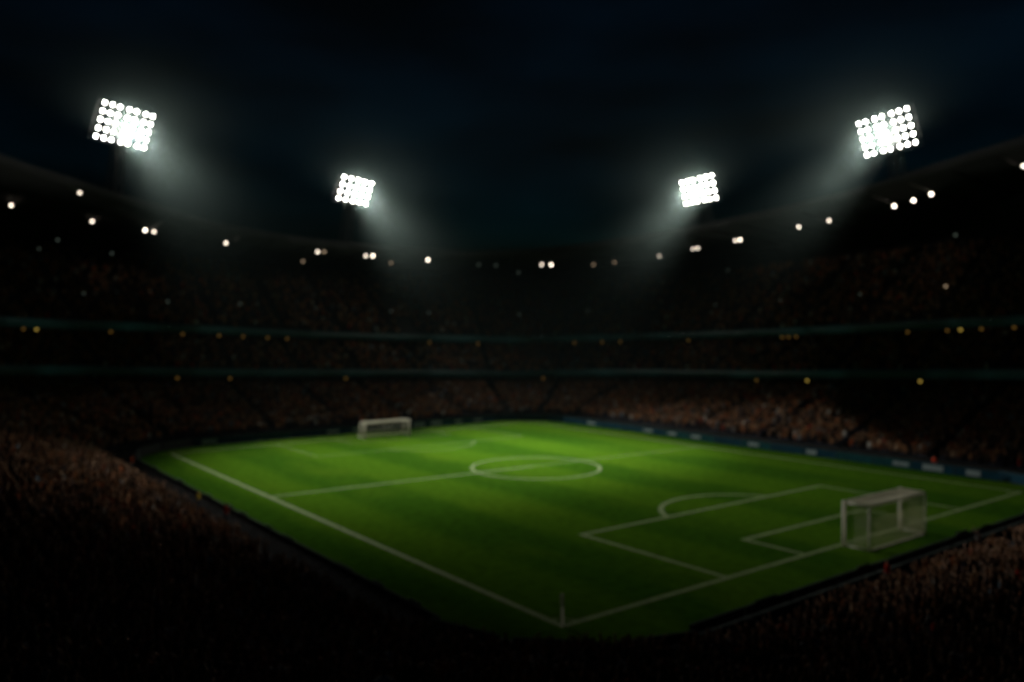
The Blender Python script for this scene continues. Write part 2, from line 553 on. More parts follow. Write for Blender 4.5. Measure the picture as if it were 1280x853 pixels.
def make_board(pu, pv, nu, nv, kind, patch, label, group, L=blen, H=1.12):
    """board centred at (pu, pv), its printed face turned to the pitch (against the normal)"""
    wx, wy = Wn(nu, nv)
    root = empty('advertising_board', W(pu, pv, 0.004), math.atan2(wy, wx) - math.pi / 2)   # local +y = outward
    tag(root, label, 'advertising board', group)
    bm = bmesh.new()
    vs = box(bm, (0, 0, 0.08 + H / 2), (L, 0.10, H))
    bmesh.ops.bevel(bm, geom=bm.edges[:], offset=0.012, segments=1, affect='EDGES')
    bm.faces.ensure_lookup_table(); bm.normal_update()
    for f in bm.faces: f.material_index = 1 if f.normal.y < -0.9 else 0
    from_bm('panel', bm, [M['board_back'], M[kind]], root)
    bm = bmesh.new(); box(bm, (0, 0, 0.08 + H + 0.025), (L, 0.13, 0.045)); from_bm('top_rail', bm, M['apron'], root)
    for x in (-L * 0.36, L * 0.36):
        bm = bmesh.new()
        tube(bm, [(x, 0.06, H * 0.9), (x, 0.55, 0.03)], 0.03, 6); tube(bm, [(x, 0.06, 0.03), (x, 0.58, 0.03)], 0.03, 6)
        from_bm('brace', bm, M['black_metal'], root)
    if patch:
        bm = bmesh.new()
        for (x0, wdt, z0, hgt) in patch: box(bm, (x0, -0.058, z0), (wdt, 0.012, hgt))
        from_bm('printed_panel', bm, M['board_white'], root)
    return root


def patches():
    x = random.uniform(-1.4, 1.4); w = random.uniform(1.5, 2.6)
    return [(x, w, 0.62, random.uniform(0.45, 0.75))]


SIDES = {0: ('dark backed advertising board on the near left side of the pitch, seen from behind', 'boards along the near left touchline'),
         2: ('low blue advertising board behind the far goal line, beside the far crowd', 'boards behind the far goal line'),
         4: ('low blue advertising board along the far right touchline below the orange crowd', 'boards along the far right touchline'),
         6: ('dark backed advertising board behind the near goal line at bottom right', 'boards behind the near goal line')}
for seg, (lab, grp) in SIDES.items():
    Ls = per_str[seg]
    start = sum(SEGS[:seg])
    n = int((Ls + 4) // (blen + bgap))
    for k in range(n):
        t = Ls / 2 + (k - (n - 1) / 2) * (blen + bgap)
        b, nn = ring(start + min(max(t, 0.01), Ls - 0.01))
        d = {0: (0, 1), 2: (1, 0), 4: (0, -1), 6: (-1, 0)}[seg]
        off = t - min(max(t, 0.01), Ls - 0.01)
        o = BO if seg != 2 else 5.6
        if seg == 4: o = 5.0
        if seg == 6: o = 5.9
        pu, pv = b[0] + nn[0] * o + d[0] * off, b[1] + nn[1] * o + d[1] * off
        kind = 'board_teal' if random.random() < 0.35 else 'board_blue'
        pt = patches() if random.random() < 0.6 else None
        l2, g2 = lab, grp
        if seg in (2, 4) and pt: l2, g2 = lab.replace('low blue', 'pale patched blue'), grp.replace('boards', 'pale patched boards')
        make_board(pu, pv, nn[0], nn[1], kind, pt, l2, g2, H=0.62 if seg in (0, 6) else 1.12)
# angled boards round the corners
for ci, c in enumerate(CORN):
    a_mid = math.pi - ci * math.pi / 2 - math.pi / 4
    names = ['far left', 'farthest', 'far right', 'nearest']
    for q_ in (-1, 0, 1):
        a = a_mid + q_ * R(26)
        nn = (math.cos(a), math.sin(a))
        rad = RR + (6.6 if ci == 3 else 5.6)
        make_board(c[0] + nn[0] * rad, c[1] + nn[1] * rad, nn[0], nn[1], 'board_back' if ci == 0 else 'board_blue', None,
                   'angled advertising board curving round the %s corner of the pitch' % names[ci], 'boards round the %s corner' % names[ci], 5.0, 0.62 if ci == 3 else 1.12)


# ------------------------------------------------------------------ floodlights
def make_floodlight(X, Y, Z, az, tilt, w, h_, colsx, rows, rowy, foot_uv, foot_z, label, aim, power, cone, wide):
    n = Vector((math.cos(az), math.sin(az), 0))
    r = Vector((-n.y, n.x, 0))
    nn = (n * math.cos(tilt) - Vector((0, 0, 1)) * math.sin(tilt)).normalized()
    up = (Vector((0, 0, 1)) * math.cos(tilt) + n * math.sin(tilt)).normalized()
    C = Vector((X, Y, Z))
    base = W(foot_uv[0], foot_uv[1], foot_z)
    root = empty('floodlight', base)
    tag(root, label, 'floodlight', 'floodlight towers on the roof')
    rot = Matrix((r, nn, up)).transposed()            # local x = along a row, y = the way it shines, z = up the panel
    def loc(x, y, z): return (C - base) + rot @ Vector((x, y, z))
    # lattice mast
    foot = Vector((0, 0, 0)); back = loc(0, -1.2, -h_ * 0.25)
    bm = bmesh.new()
    tops = [back + r * sx * 0.7 + Vector((0, 0, 0)) - n * sy * 0.7 for sx, sy in ((-1, -1), (1, -1), (1, 1), (-1, 1))]
    feet = [foot + r * sx * 1.1 - n * sy * 1.1 for sx, sy in ((-1, -1), (1, -1), (1, 1), (-1, 1))]
    for a, b in zip(feet, tops): tube(bm, [a, b], 0.13, 6)
    nb = 5
    for i in range(nb):
        for k in range(4):
            k2 = (k + 1) % 4
            tube(bm, [feet[k].lerp(tops[k], i / nb), feet[k2].lerp(tops[k2], (i + 1) / nb)], 0.06, 5)
            tube(bm, [feet[k].lerp(tops[k], (i + 1) / nb), feet[k2].lerp(tops[k2], (i + 1) / nb)], 0.05, 5)
    from_bm('mast', bm, M['black_metal'], root)
    # head frame: verticals, horizontals and walkway
    bm = bmesh.new()
    hw, hh = w / 2 + 0.7, h_ / 2 + 0.6
    for z in rowy: tube(bm, [loc(-hw, -0.55, z), loc(hw, -0.55, z)], 0.07, 6)
    for x in (-hw, -hw / 3, hw / 3, hw): tube(bm, [loc(x, -0.68, -hh), loc(x, -0.68, hh)], 0.10, 6)
    for x in (-hw / 3, hw / 3):
        tube(bm, [loc(x, -0.68, -hh * 0.5), back], 0.09, 6)
        tube(bm, [loc(x, -0.68, hh * 0.3), back], 0.09, 6)
    from_bm('head_frame', bm, M['black_metal'], root)
    bm = bmesh.new()
    box(bm, loc(0, -1.1, -hh - 0.2), (2 * hw, 0.9, 0.06), rot.to_quaternion())
    from_bm('walkway', bm, M['black_metal'], root)
    # lamps: deep round cans, each with a glowing lens
    for z in rowy:
        for x in colsx:
            bm = bmesh.new()
            pts = [loc(x, y, z) for y in (-0.50, -0.30, 0.0)]
            tube(bm, pts, [0.14, 0.36, 0.46], 14)
            can = from_bm('lamp', bm, M['black_metal'], root, True)
            bm = bmesh.new()
            m4 = Matrix.Translation(loc(x, 0.012, z)) @ rot.to_4x4() @ Matrix.Rotation(R(-90), 4, 'X')
            bmesh.ops.create_cone(bm, cap_ends=True, segments=16, radius1=0.23, radius2=0.20, depth=0.05, matrix=m4)
            from_bm('lens', bm, M['lens'], can)
    # the light itself: the beam, with an added fill and halo light
    ld = bpy.data.lights.new('floodlight_beam', 'SPOT')
    ld.energy = power; ld.spot_size = R(cone); ld.spot_blend = 1.0; ld.shadow_soft_size = 3.6; ld.color = (1.0, 0.97, 0.88)
    lo = bpy.data.objects.new('floodlight_beam', ld); COL.objects.link(lo); lo.parent = root
    p0 = loc(0, 2.0, 0); lo.location = p0
    d = Vector(aim) - (base + p0)
    lo.rotation_euler = d.to_track_quat('-Z', 'Y').to_euler()
    ld = bpy.data.lights.new('added_fill_beam', 'SPOT')  # added weak wide fill for the pitch edges and crowd
    ld.energy = power * 0.030; ld.spot_size = R(94); ld.spot_blend = 0.8; ld.shadow_soft_size = 3.0; ld.color = (1.0, 0.95, 0.82)
    lo = bpy.data.objects.new('added_fill_beam', ld); COL.objects.link(lo); lo.parent = root
    lo.location = p0; lo.rotation_euler = (Vector(wide) - (base + p0)).to_track_quat('-Z', 'Y').to_euler()
    ld = bpy.data.lights.new('added_halo_light', 'SPOT')      # added upward light: makes the halo that lens bloom would give
    ld.energy = power * 0.22; ld.spot_size = R(178); ld.spot_blend = 0.35; ld.shadow_soft_size = 3.0; ld.color = (1.0, 0.96, 0.86)
    lo = bpy.data.objects.new('added_halo_light', ld); COL.objects.link(lo); lo.parent = root
    lo.location = loc(0, 1.5, -h_ * 0.3); lo.rotation_euler = (Vector((0, 0, 1)) + n * 0.30).to_track_quat('-Z', 'Y').to_euler()
    return root


def cols(groups, w):
    """column positions: lamps one unit apart, groups a bit further"""
    x = [0.0]
    for gi, g in enumerate(groups):
        for k in range(g):
            if gi == 0 and k == 0: continue
            x.append(x[-1] + (1.28 if k == 0 else 1.0))
    x = np.array(x); x = (x - x.mean()); return list(x / x.max() * w / 2)


def rowsz(n, h_): return [h_ / 2 - h_ * i / (n - 1) for i in range(n)]


BLOOM_CORE, BLOOM_FAR = 1.4e-2, 0.8e-3
POW = 4.0e5
AIMS = [W(26, 55, 0), W(57, 57, 0), W(31, 61, 0), W(40, 51, 0)]


def flood(X, D, Z, k, az, tilt, w, h_, groups, nrow, foot, label, power, aim, cone, wide):
    # panel positions measured at distance D, then moved out by k so that the mast stands on the roof
    make_floodlight(X * k, D * k, 18 + (Z - 18) * k, az, tilt, w * k, h_ * k, cols(groups, w * k), nrow, rowsz(nrow, h_ * k), foot, h_rim(s_of(*foot)) - 0.4, label, aim, power, cone, wide)


def uv_of(X, Y):
    d = Vector((X - NX, Y - NY))
    return d.x * CA + d.y * SA, -d.x * SA + d.y * CA


def foot_of(X, D, k, az, back=3.4):
    return uv_of(X * k - math.cos(az) * back, D * k - math.sin(az) * back)


FL = [(-73.565, 154, 57.143, 1.02, -0.437, 0.393, 10.76, 6.365, (3, 2, 2), 5, 'big floodlight head of seven lamp columns at the upper left', 1.0),
      (-34.441, 178, 49.032, 1.05, -0.51, 0.355, 9.14, 4.723, (5,), 4, 'smaller square floodlight head of five lamp columns left of the sky centre', 0.9),
      (40.332, 175, 48.652, 1.055, -2.616, 0.266, 9.223, 4.75, (3, 3), 4, 'smaller floodlight head of two lamp blocks right of the sky centre', 0.9),
      (64.219, 139, 52.167, 1.075, -2.78, 0.349, 10.382, 5.711, (2, 2, 3), 5, 'big floodlight head of seven lamp columns in three blocks at the upper right', 1.0)]
for (X, D, Z, k, az, tl, w, hh, gr, nr, lab, pw), aim_, cone_, wide_ in zip(FL, AIMS, (46, 46, 36, 35), (W(50, 30, 0), W(62, 40, 0), W(16, 88, 0), W(28, 92, 0))):
    flood(X, D, Z, k, az, tl, w, hh, gr, nr, foot_of(X, D, k, az), lab, POW * pw, aim_, cone_, wide_)


# ------------------------------------------------------------------ lamps under the roof, under the balconies and on the upper stairs
def disc(bm, c, axis, r1, r2, depth, n=16):
    q_ = Vector(axis).to_track_quat('Z', 'Y').to_matrix().to_4x4()
    bmesh.ops.create_cone(bm, cap_ends=True, segments=n, radius1=r1, radius2=r2, depth=depth, matrix=Matrix.Translation(Vector(c)) @ q_)


def make_lamp(name, u, v, z, gap, size, lens, label, cat, group, light=0.0, mount='roof', color=(1, 0.85, 0.65)):
    """a round lamp: hood, lens turned to the pitch, and a hanger, pole or bracket that holds it"""
    s = s_of(u, v)
    b, nn = ring(s)
    wx, wy = Wn(-nn[0], -nn[1])
    root = empty(name, W(u, v, z), math.atan2(wy, wx))             # local +x = towards the pitch
    tag(root, label, cat, group)
    ax = Vector((0.9, 0, -0.42)).normalized()
    bm = bmesh.new()
    tube(bm, [-ax * size * 1.1, -ax * size * 0.5, ax * 0.0, ax * size * 0.25], [size * 0.35, size * 0.9, size * 1.12, size * 1.15], 14)
    from_bm('housing', bm, M['black_metal'], root, True)
    bm = bmesh.new()
    disc(bm, ax * (size * 0.25 + 0.03), ax, size, size * 0.92, 0.05)
    from_bm('lens', bm, M[lens], root)
    bm = bmesh.new()
    back = -ax * size * 0.7
    if mount == 'roof': tube(bm, [back, back + Vector((0, 0, max(gap, 0.3)))], 0.045, 6)
    elif mount == 'pole': tube(bm, [back, (back.x, back.y, -gap)], 0.045, 6)
    else: tube(bm, [back, back + Vector((-0.25, 0, 0.1)), back + Vector((-0.3, 0, gap))], 0.035, 6)
    from_bm('hanger' if mount == 'roof' else ('pole' if mount == 'pole' else 'bracket'), bm, M['black_metal'], root)
    if light:
        ld = bpy.data.lights.new('lamp_light', 'SPOT')
        ld.energy = light; ld.spot_size = R(110); ld.spot_blend = 1; ld.shadow_soft_size = 0.25; ld.color = color
        lo = bpy.data.objects.new('lamp_light', ld); COL.objects.link(lo); lo.parent = root
        lo.location = ax * (size + 0.5)
        lo.rotation_euler = Vector((0.45, 0, -0.9)).to_track_quat('-Z', 'Y').to_euler()
    return root


def under(u, v):
    s = s_of(u, v); b, nn = ring(s)
    o = (u - b[0]) * nn[0] + (v - b[1]) * nn[1]
    return h_rim(s) - 1.6 - (o - 38.15) / 27.85 * 1.8


LS = 45.0
BR = [  # u, v, z, lens, light, label
    (-14.6, 142.1, 41.97, 'lens_mid', .6, 'small round roof lamp nearest the left edge, alone under the roof'),
    (-5.6, 126.0, 43.14, 'lens_mid', .2, 'pale round lamp hung on the roof edge, highest on the left side'),
    (-0.5, 143.7, 40.28, 'lens_mid', .3, 'dull round roof lamp directly below the highest left lamp'),
    (8.5, 139.5, 38.77, 'lens_warm', .8, 'brighter left lamp of the close pair under the upper left floodlight'),
    (10.2, 139.5, 38.58, 'lens_mid', .5, 'right lamp of the close pair under the upper left floodlight'),
    (22.4, 132.0, 36.43, 'lens_mid', .5, 'single round roof lamp between the two left floodlights'),
    (40.6, 127.5, 35.34, 'lens_mid', .5, 'brighter left lamp of the touching pair below left of the second floodlight'),
    (42.1, 127.5, 35.43, 'lens_dim', .0, 'duller right lamp of the touching pair below left of the second floodlight'),
    (52.1, 127.5, 35.13, 'lens_mid', .5, 'left lamp of the touching pair below right of the second floodlight'),
    (53.9, 127.5, 35.24, 'lens_warm', .6, 'bright right lamp of the touching pair below right of the second floodlight'),
    (68.2, 127.1, 35.07, 'lens_warm', 1.6, 'single bright roof lamp with a soft glow beneath, left of the far corner'),
    (99.9, 123.2, 35.28, 'lens_mid', .5, 'duller left lamp of the pair at the far corner of the roof'),
    (102.7, 122.7, 35.38, 'lens_warm', .9, 'bright right lamp of the pair at the far corner of the roof'),
    (121.9, 103.0, 37.29, 'lens_mid', .6, 'single round roof lamp left below the third floodlight'),
    (120.3, 90.8, 38.02, 'lens_mid', .7, 'left lamp of the touching pair directly below the third floodlight'),
    (120.5, 89.5, 38.12, 'lens_warm', 1.2, 'bright right lamp of the touching pair directly below the third floodlight'),
    (118.0, 76.7, 38.53, 'lens_mid', .6, 'left lamp of the touching pair just right of the third floodlight'),
    (118.0, 75.4, 38.59, 'lens_warm', .8, 'right lamp of the touching pair just right of the third floodlight'),
    (116.5, 59.8, 39.72, 'lens_warm', .7, 'single bright roof lamp, left one of two apart between the right floodlights'),
    (115.0, 52.0, 40.07, 'lens_mid', .5, 'single roof lamp, right one of two apart between the right floodlights'),
    (113.5, 38.1, 41.08, 'lens_warm', .9, 'lowest left lamp of the rising row of three below the upper right floodlight'),
    (115.0, 35.3, 41.89, 'lens_warm', 1.1, 'middle lamp of the rising row of three below the upper right floodlight'),
    (113.6, 31.5, 42.39, 'lens_warm', 2.1, 'highest right lamp with amber glow in the rising row of three'),
    (113.5, 16.8, 44.95, 'lens_mid', .4, 'small round roof lamp cut by the right edge of the picture')]
for u, v, z, ln, li, lab in BR:
    make_lamp('roof_lamp', u, v, z, under(u, v) - z + 0.05, 0.27, ln, lab, 'roof lamp', 'lamps hung under the stadium roof', LS * li,
              color=(1, 0.62, 0.22) if li > 2 else (1, 0.88, 0.68))
DM = [(-5.9, 149.0, 36.67, 'left most dim lamp of three far back under the left roof'), (-9.2, 148.3, 34.62, 'lowest dim lamp of three far back under the left roof'),
      (4.3, 150.0, 34.59, 'right most dim lamp of three far back under the left roof'), (43.6, 142.5, 34.46, 'dim brown lamp low beside the touching pair under the left roof'),
      (62.7, 135.0, 34.57, 'dim grey lamp between the touching pair and the single glowing lamp'), (83.9, 128.6, 34.83, 'faint left lamp of two near the roof centre'),
      (88.7, 127.8, 34.81, 'faint right lamp of two near the roof centre'), (102.7, 136.5, 34.12, 'faint low lamp left of the far corner pair'),
      (114.9, 119.8, 35.81, 'dim brown lamp, left of two right of the far corner pair'), (118.0, 115.1, 36.29, 'stronger brown lamp, right of two right of the far corner pair'),
      (129.8, 87.8, 33.08, 'faint low lamp under the roof right of the third floodlight'), (130.0, 34.6, 36.65, 'faint low lamp under the row of three on the right')]
for i, (u, v, z, lab) in enumerate(DM):
    make_lamp('roof_lamp', u, v, z, under(u, v) - z + 0.05, 0.25, 'lens_dim' if i in (3, 4, 8, 9) else 'lens_faint', lab, 'roof lamp', 'dim lamps under the stadium roof')
ST = [(-3.7, 134.1), (11.4, 134.0), (26.1, 134.5), (43.5, 135.0), (62.7, 135.0), (72.7, 134.0), (93.9, 124.9), (106.4, 112.7), (116.0, 80.5), (116.0, 63.6), (116.0, 46.0), (116.0, 30.0)]
SZ = [25.3, 24.12, 23.96, 23.43, 23.0, 22.74, 22.48, 23.24, 24.18, 24.57, 25.28, 26.1]
for i, ((u, v), z) in enumerate(zip(ST, SZ)):
    s = s_of(u, v); b, nn = ring(s); o = (u - b[0]) * nn[0] + (v - b[1]) * nn[1]
    fl_ = h_f2(s) - 0.1 + 0.60 * math.floor((o - 40.25) / 0.85)
    side = 'left' if i < 5 else ('middle' if i < 8 else 'right')
    make_lamp('stair_lamp', u, v, z, z - fl_, 0.2, 'lens_faint' if i not in (11,) else 'lens_dim',
              'faint round stair lamp on a pole in the dark upper tier, %s part' % side, 'stair lamp', 'stair lamps in the upper tier, %s part' % side, mount='pole')
A2 = [(-16.1, 124.1), (-13.9, 125.2), (-0.9, 129.0), (12.5, 129.5), (19.5, 129.5), (24.4, 129.5), (29.5, 129.5), (33.7, 129.5), (69.1, 129.0), (81.0, 125.6), (100.3, 110.1),
      (103.9, 104.4), (106.0, 100.0), (109.5, 81.3), (109.5, 57.5), (109.5, 56.1), (109.5, 54.3), (109.5, 32.5), (109.5, 25.9), (109.5, 23.8), (109.5, 20.6), (109.5, 15.7)]
A1 = [(9.1, 120.5), (18.7, 120.5), (42.9, 120.5), (89.2, 109.3), (100.5, 57.0), (100.5, 46.2), (100.5, 26.0)]
for i, (u, v) in enumerate(A2):
    s = s_of(u, v); uu, vv = uv_at(s, 39.55)
    side = 'left' if i < 8 else ('middle' if i < 13 else 'right')
    if i in (14, 15, 16): lab, grp = 'orange lamp of the tight cluster of three under the upper balcony edge', 'tight cluster of orange balcony lamps'
    else: lab, grp = 'small amber lamp under the upper balcony edge, %s part of the bowl' % side, 'amber lamps under the upper balcony, %s part' % side
    make_lamp('balcony_lamp', uu, vv, h_f2(s) - 1.15, 0.36, 0.26, 'lens_yellow' if i in (1, 19) else 'lens_amber', lab, 'balcony lamp', grp, mount='bracket')
L1 = ['faint amber lamp under the lower balcony, left most on that edge', 'faint amber lamp under the lower balcony, second from the left', 'amber lamp under the lower balcony above the far goal',
      'faint lamp under the lower balcony at the far corner', 'reddish lamp under the lower balcony left of the bright yellow one', 'brightest yellow lamp under the lower balcony, right of the centre',
      'yellow lamp under the lower balcony, right most on that edge']
for i, (u, v) in enumerate(A1):
    s = s_of(u, v); uu, vv = uv_at(s, 30.55)
    make_lamp('balcony_lamp', uu, vv, h_f1(s) - 1.15, 0.36, 0.26, 'lens_yellow' if i in (5, 6) else 'lens_amber', L1[i], 'balcony lamp', 'amber lamps under the lower balcony', mount='bracket')

# ------------------------------------------------------------------ the crowd
PAL = [((0.40, 0.15, 0.06), 3), ((0.30, 0.14, 0.07), 2.4), ((0.45, 0.22, 0.10), 2.4), ((0.42, 0.27, 0.17), 2.0), ((0.22, 0.12, 0.07), 2), ((0.08, 0.05, 0.035), 4), ((0.04, 0.05, 0.08), 1.6),
       ((0.03, 0.03, 0.03), 4), ((0.52, 0.12, 0.04), 0.8), ((0.65, 0.63, 0.58), 0.7), ((0.25, 0.34, 0.42), 0.5), ((0.45, 0.05, 0.03), 0.35)]
PC = np.array([c for c, _ in PAL]); PW = np.array([w for _, w in PAL]); PW = PW / PW.sum()
SK = np.array([(0.45, 0.26, 0.17), (0.36, 0.20, 0.12), (0.22, 0.12, 0.07), (0.50, 0.31, 0.22)])
HR = np.array([(0.02, 0.015, 0.012), (0.05, 0.03, 0.02), (0.12, 0.07, 0.03), (0.03, 0.03, 0.03)])


def template(kind, arms):
    """low triangle figure facing +x, with per vertex zone: 0 jacket, 1 skin, 2 trousers, 3 hair"""
    bm = bmesh.new(); zone = []

    def mark(z):
        while len(zone) < len(bm.verts): zone.append(z)
    n = 6 if kind == 'near' else 4
    for y in (-0.11, 0.11):
        tube(bm, [(0, y, 0), (0.02, y, 0.45), (0, y * 0.9, 0.86)], [0.06, 0.075, 0.10], n - 1 if n > 4 else 3); mark(2)
    # torso: ellipse rings
    rings = []
    for z, a, b in ((0.82, .12, .18), (1.05, .115, .17), (1.32, .135, .215), (1.45, .09, .17), (1.50, .05, .07)):
        rings.append([bm.verts.new((a * math.cos(2 * math.pi * k / n), b * math.sin(2 * math.pi * k / n), z)) for k in range(n)])
    for a, b in zip(rings, rings[1:]):
        for k in range(n): bm.faces.new((a[k], a[(k + 1) % n], b[(k + 1) % n], b[k]))
    mark(0)
    for sgn in (-1, 1):
        if arms == 'up': pts = [(0, sgn * .20, 1.40), (0.10, sgn * .32, 1.62), (0.14, sgn * .26, 1.90)]
        elif arms == 'clap': pts = [(0, sgn * .20, 1.40), (0.12, sgn * .26, 1.14), (0.36, sgn * .05, 1.26)]
        elif arms == 'half': pts = [(0, sgn * .20, 1.40), (0.02, sgn * .26, 1.12), (0.06, sgn * .24, 0.85)] if sgn < 0 else [(0, .20, 1.40), (0.12, .34, 1.60), (0.12, .38, 1.88)]
        else: pts = [(0, sgn * .20, 1.40), (-0.02, sgn * .27, 1.12), (0.06, sgn * .25, 0.86)]
        k0 = len(bm.verts)
        m = 4 if kind == 'near' else 3
        tube(bm, pts, [0.06, 0.048, 0.035], m); mark(0)
        for j in range(k0 + 2 * m, k0 + 3 * m): zone[j] = 1
    k0 = len(bm.verts)
    bmesh.ops.create_uvsphere(bm, u_segments=7 if kind == 'near' else 5, v_segments=5 if kind == 'near' else 4, radius=1.0,
                              matrix=Matrix.Translation((0.02, 0, 1.64)) @ Matrix.Diagonal((0.105, 0.085, 0.13, 1)))
    mark(1)
    bm.verts.ensure_lookup_table()
    for j in range(k0, len(bm.verts)):
        c = bm.verts[j].co
        if c.z > 1.70 or (c.x < -0.01 and c.z > 1.60): zone[j] = 3
    bmesh.ops.triangulate(bm, faces=bm.faces[:])
    bm.verts.index_update()
    V = np.array([v.co[:] for v in bm.verts]); F = np.array([[v.index for v in f.verts] for f in bm.faces])
    bm.free()
    return V, F, np.array(zone)


ARMS = ['down', 'clap', 'up', 'half', 'down', 'clap']
TN = [template('near', a) for a in ARMS[:4]]
TF = [template('far', a) for a in ARMS[:4]]


def in_view(p, margin=1.18):
    if p.y < 5: return False
    return abs(p.x / p.y) < 0.634 * margin + 0.02 and -0.62 < (p.z - 18) / p.y < 0.5


AISLE = 13.5


def spots(o, spacing, s_lo, s_hi, h):
    """standing places along one row"""
    out = []
    s = s_lo
    while s < s_hi:
        b = s % RING
        acc = 0; k = 0
        for k, l in enumerate(SEGS):
            if acc <= b < acc + l: break
            acc += l
        stretch = (RR + o) / RR if k % 2 else 1.0
        ai = (b - acc) / (AISLE if not k % 2 else AISLE / ((RR + 25) / RR))
        if abs(ai - round(ai)) * (AISLE if not k % 2 else AISLE * (RR + o) / (RR + 25)) > 0.75:
            out.append(s)
        s += spacing * rng.uniform(0.85, 1.2) / stretch
    return out


people = []                                                        # (x, y, z, heading, scale)
for k in range(0, NROW + 35):
    o = O1 + (k + 0.5) * ROW
    lo, hi = (0, RING) if k <= NROW else (UP1, RING + UP0 - 4)
    for s in spots(o, 0.70, lo, hi, None):
        if rng.random() < 0.07: continue
        u, v = uv_at(s, o + rng.uniform(-.12, .12))
        p = W(u, v, FR + slope(s) * k * ROW)
        if not in_view(p) or math.hypot(p.x, p.y) < 6: continue
        b, nn = ring(s); dx, dy = Wn(-nn[0], -nn[1])
        people.append((p.x, p.y, p.z, math.atan2(dy, dx) + rng.normal(0, .25), rng.uniform(1.12, 1.3)))
n_low = len(people)
for k in range(0, 13):
    o = 31.25 + (k + 0.5) * 0.9
    for s in spots(o, 0.85, UP0, UP1, None):
        if rng.random() < 0.2: continue
        u, v = uv_at(s, o); p = W(u, v, mid_h(s)(k))
        if not in_view(p): continue
        b, nn = ring(s); dx, dy = Wn(-nn[0], -nn[1])
        people.append((p.x, p.y, p.z, math.atan2(dy, dx) + rng.normal(0, .25), rng.uniform(1.12, 1.3)))
for k in range(0, 25):
    o = 40.25 + (k + 0.5) * 0.85
    for s in spots(o, 0.92, UP0, UP1, None):
        if rng.random() < 0.3: continue
        u, v = uv_at(s, o); p = W(u, v, h_f2(s) - 0.1 + 0.60 * k)
        if not in_view(p): continue
        b, nn = ring(s); dx, dy = Wn(-nn[0], -nn[1])
        people.append((p.x, p.y, p.z, math.atan2(dy, dx) + rng.normal(0, .25), rng.uniform(1.12, 1.3)))
people = np.array(people)
dist = np.linalg.norm(people[:, :3] - np.array([0, 0, 18.0]), axis=1)


def px(p):
    """place in the picture, to pick which spectators show largest"""
    t = -0.01139
    X, Y, Z = p[0], p[1], p[2] + 1.5 - 18
    fw = Y * math.cos(t) + Z * math.sin(t); up = -Y * math.sin(t) + Z * math.cos(t)
    return 640 + 1010 * X / fw, 426.5 - 1010 * up / fw


inside = np.array([(lambda q_: 4 < q_[0] < 1276 and 4 < q_[1] < 846)(px(p)) for p in people])
order = [i for i in np.argsort(dist) if inside[i]]
N_IND = 286
single = order[:N_IND]
rest = np.ones(len(people), bool); rest[single] = False
# keep the near walkway clear of nobody: the rest of the crowd becomes one mass


def crowd_mesh(idx):
    Vs, Fs, Cs = [], [], []
    off = 0
    for near in (True, False):
        sel = [i for i in idx if (dist[i] < 75) == near]
        T = TN if near else TF
        pose = rng.choice(4, size=len(sel), p=[0.5, 0.25, 0.12, 0.13])
        for k in range(4):
            ii = np.array([i for i, q_ in zip(sel, pose) if q_ == k], int)
            if len(ii) == 0: continue
            V, F, Z = T[k]
            P = people[ii]; c, s = np.cos(P[:, 3]), np.sin(P[:, 3]); sc = P[:, 4]
            X = P[:, 0:1] + sc[:, None] * (c[:, None] * V[None, :, 0] - s[:, None] * V[None, :, 1])
            Y = P[:, 1:2] + sc[:, None] * (s[:, None] * V[None, :, 0] + c[:, None] * V[None, :, 1])
            ZZ = P[:, 2:3] + sc[:, None] * V[None, :, 2]
            Vs.append(np.stack([X, Y, ZZ], 2).reshape(-1, 3))
            Fs.append((F[None] + (np.arange(len(ii)) * len(V))[:, None, None]).reshape(-1, 3) + off)
            off += len(ii) * len(V)
            jk = PC[rng.choice(len(PC), len(ii), p=PW)] * rng.uniform(.35, .95, (len(ii), 1))
            sk = SK[rng.choice(4, len(ii))]; hr = HR[rng.choice(4, len(ii))]
            tr = np.array([(0.03, 0.035, 0.05)]) * rng.uniform(.5, 1.8, (len(ii), 1))
            allc = np.stack([jk, sk, tr, hr], 1)
            Cs.append(allc[:, Z, :].reshape(-1, 3))
    return np.concatenate(Vs), np.concatenate(Fs), np.concatenate(Cs)


V, F, C = crowd_mesh(np.nonzero(rest)[0])
cr_ob = mesh_np('crowd', V, F, M['crowd'], attr=C)
tag(cr_ob, 'packed crowd in brown and orange clothes filling the dark stands round the pitch', 'crowd', kind='stuff')


# ------------------------------------------------------------------ individual spectators: one continuous body, clothes and hair as parts
def remeshed(name, bm, voxel, material, decimate=1.0):
    ob = from_bm(name, bm, material)
    m = ob.modifiers.new('r', 'REMESH'); m.mode = 'VOXEL'; m.voxel_size = voxel; m.use_smooth_shade = True
    s = ob.modifiers.new('s', 'SMOOTH'); s.factor = 0.5; s.iterations = 3
    if decimate < 1:
        d = ob.modifiers.new('d', 'DECIMATE'); d.ratio = decimate
    dg = bpy.context.evaluated_depsgraph_get()
    me = bpy.data.meshes.new_from_object(ob.evaluated_get(dg))
    me.name = name
    bpy.data.objects.remove(ob)
    for p in me.polygons: p.use_smooth = True
    return me


def ell(bm, c, r, seg=12):
    bmesh.ops.create_uvsphere(bm, u_segments=seg, v_segments=seg // 2 + 2, radius=1, matrix=Matrix.Translation(Vector(c)) @ Matrix.Diagonal((*r, 1)))


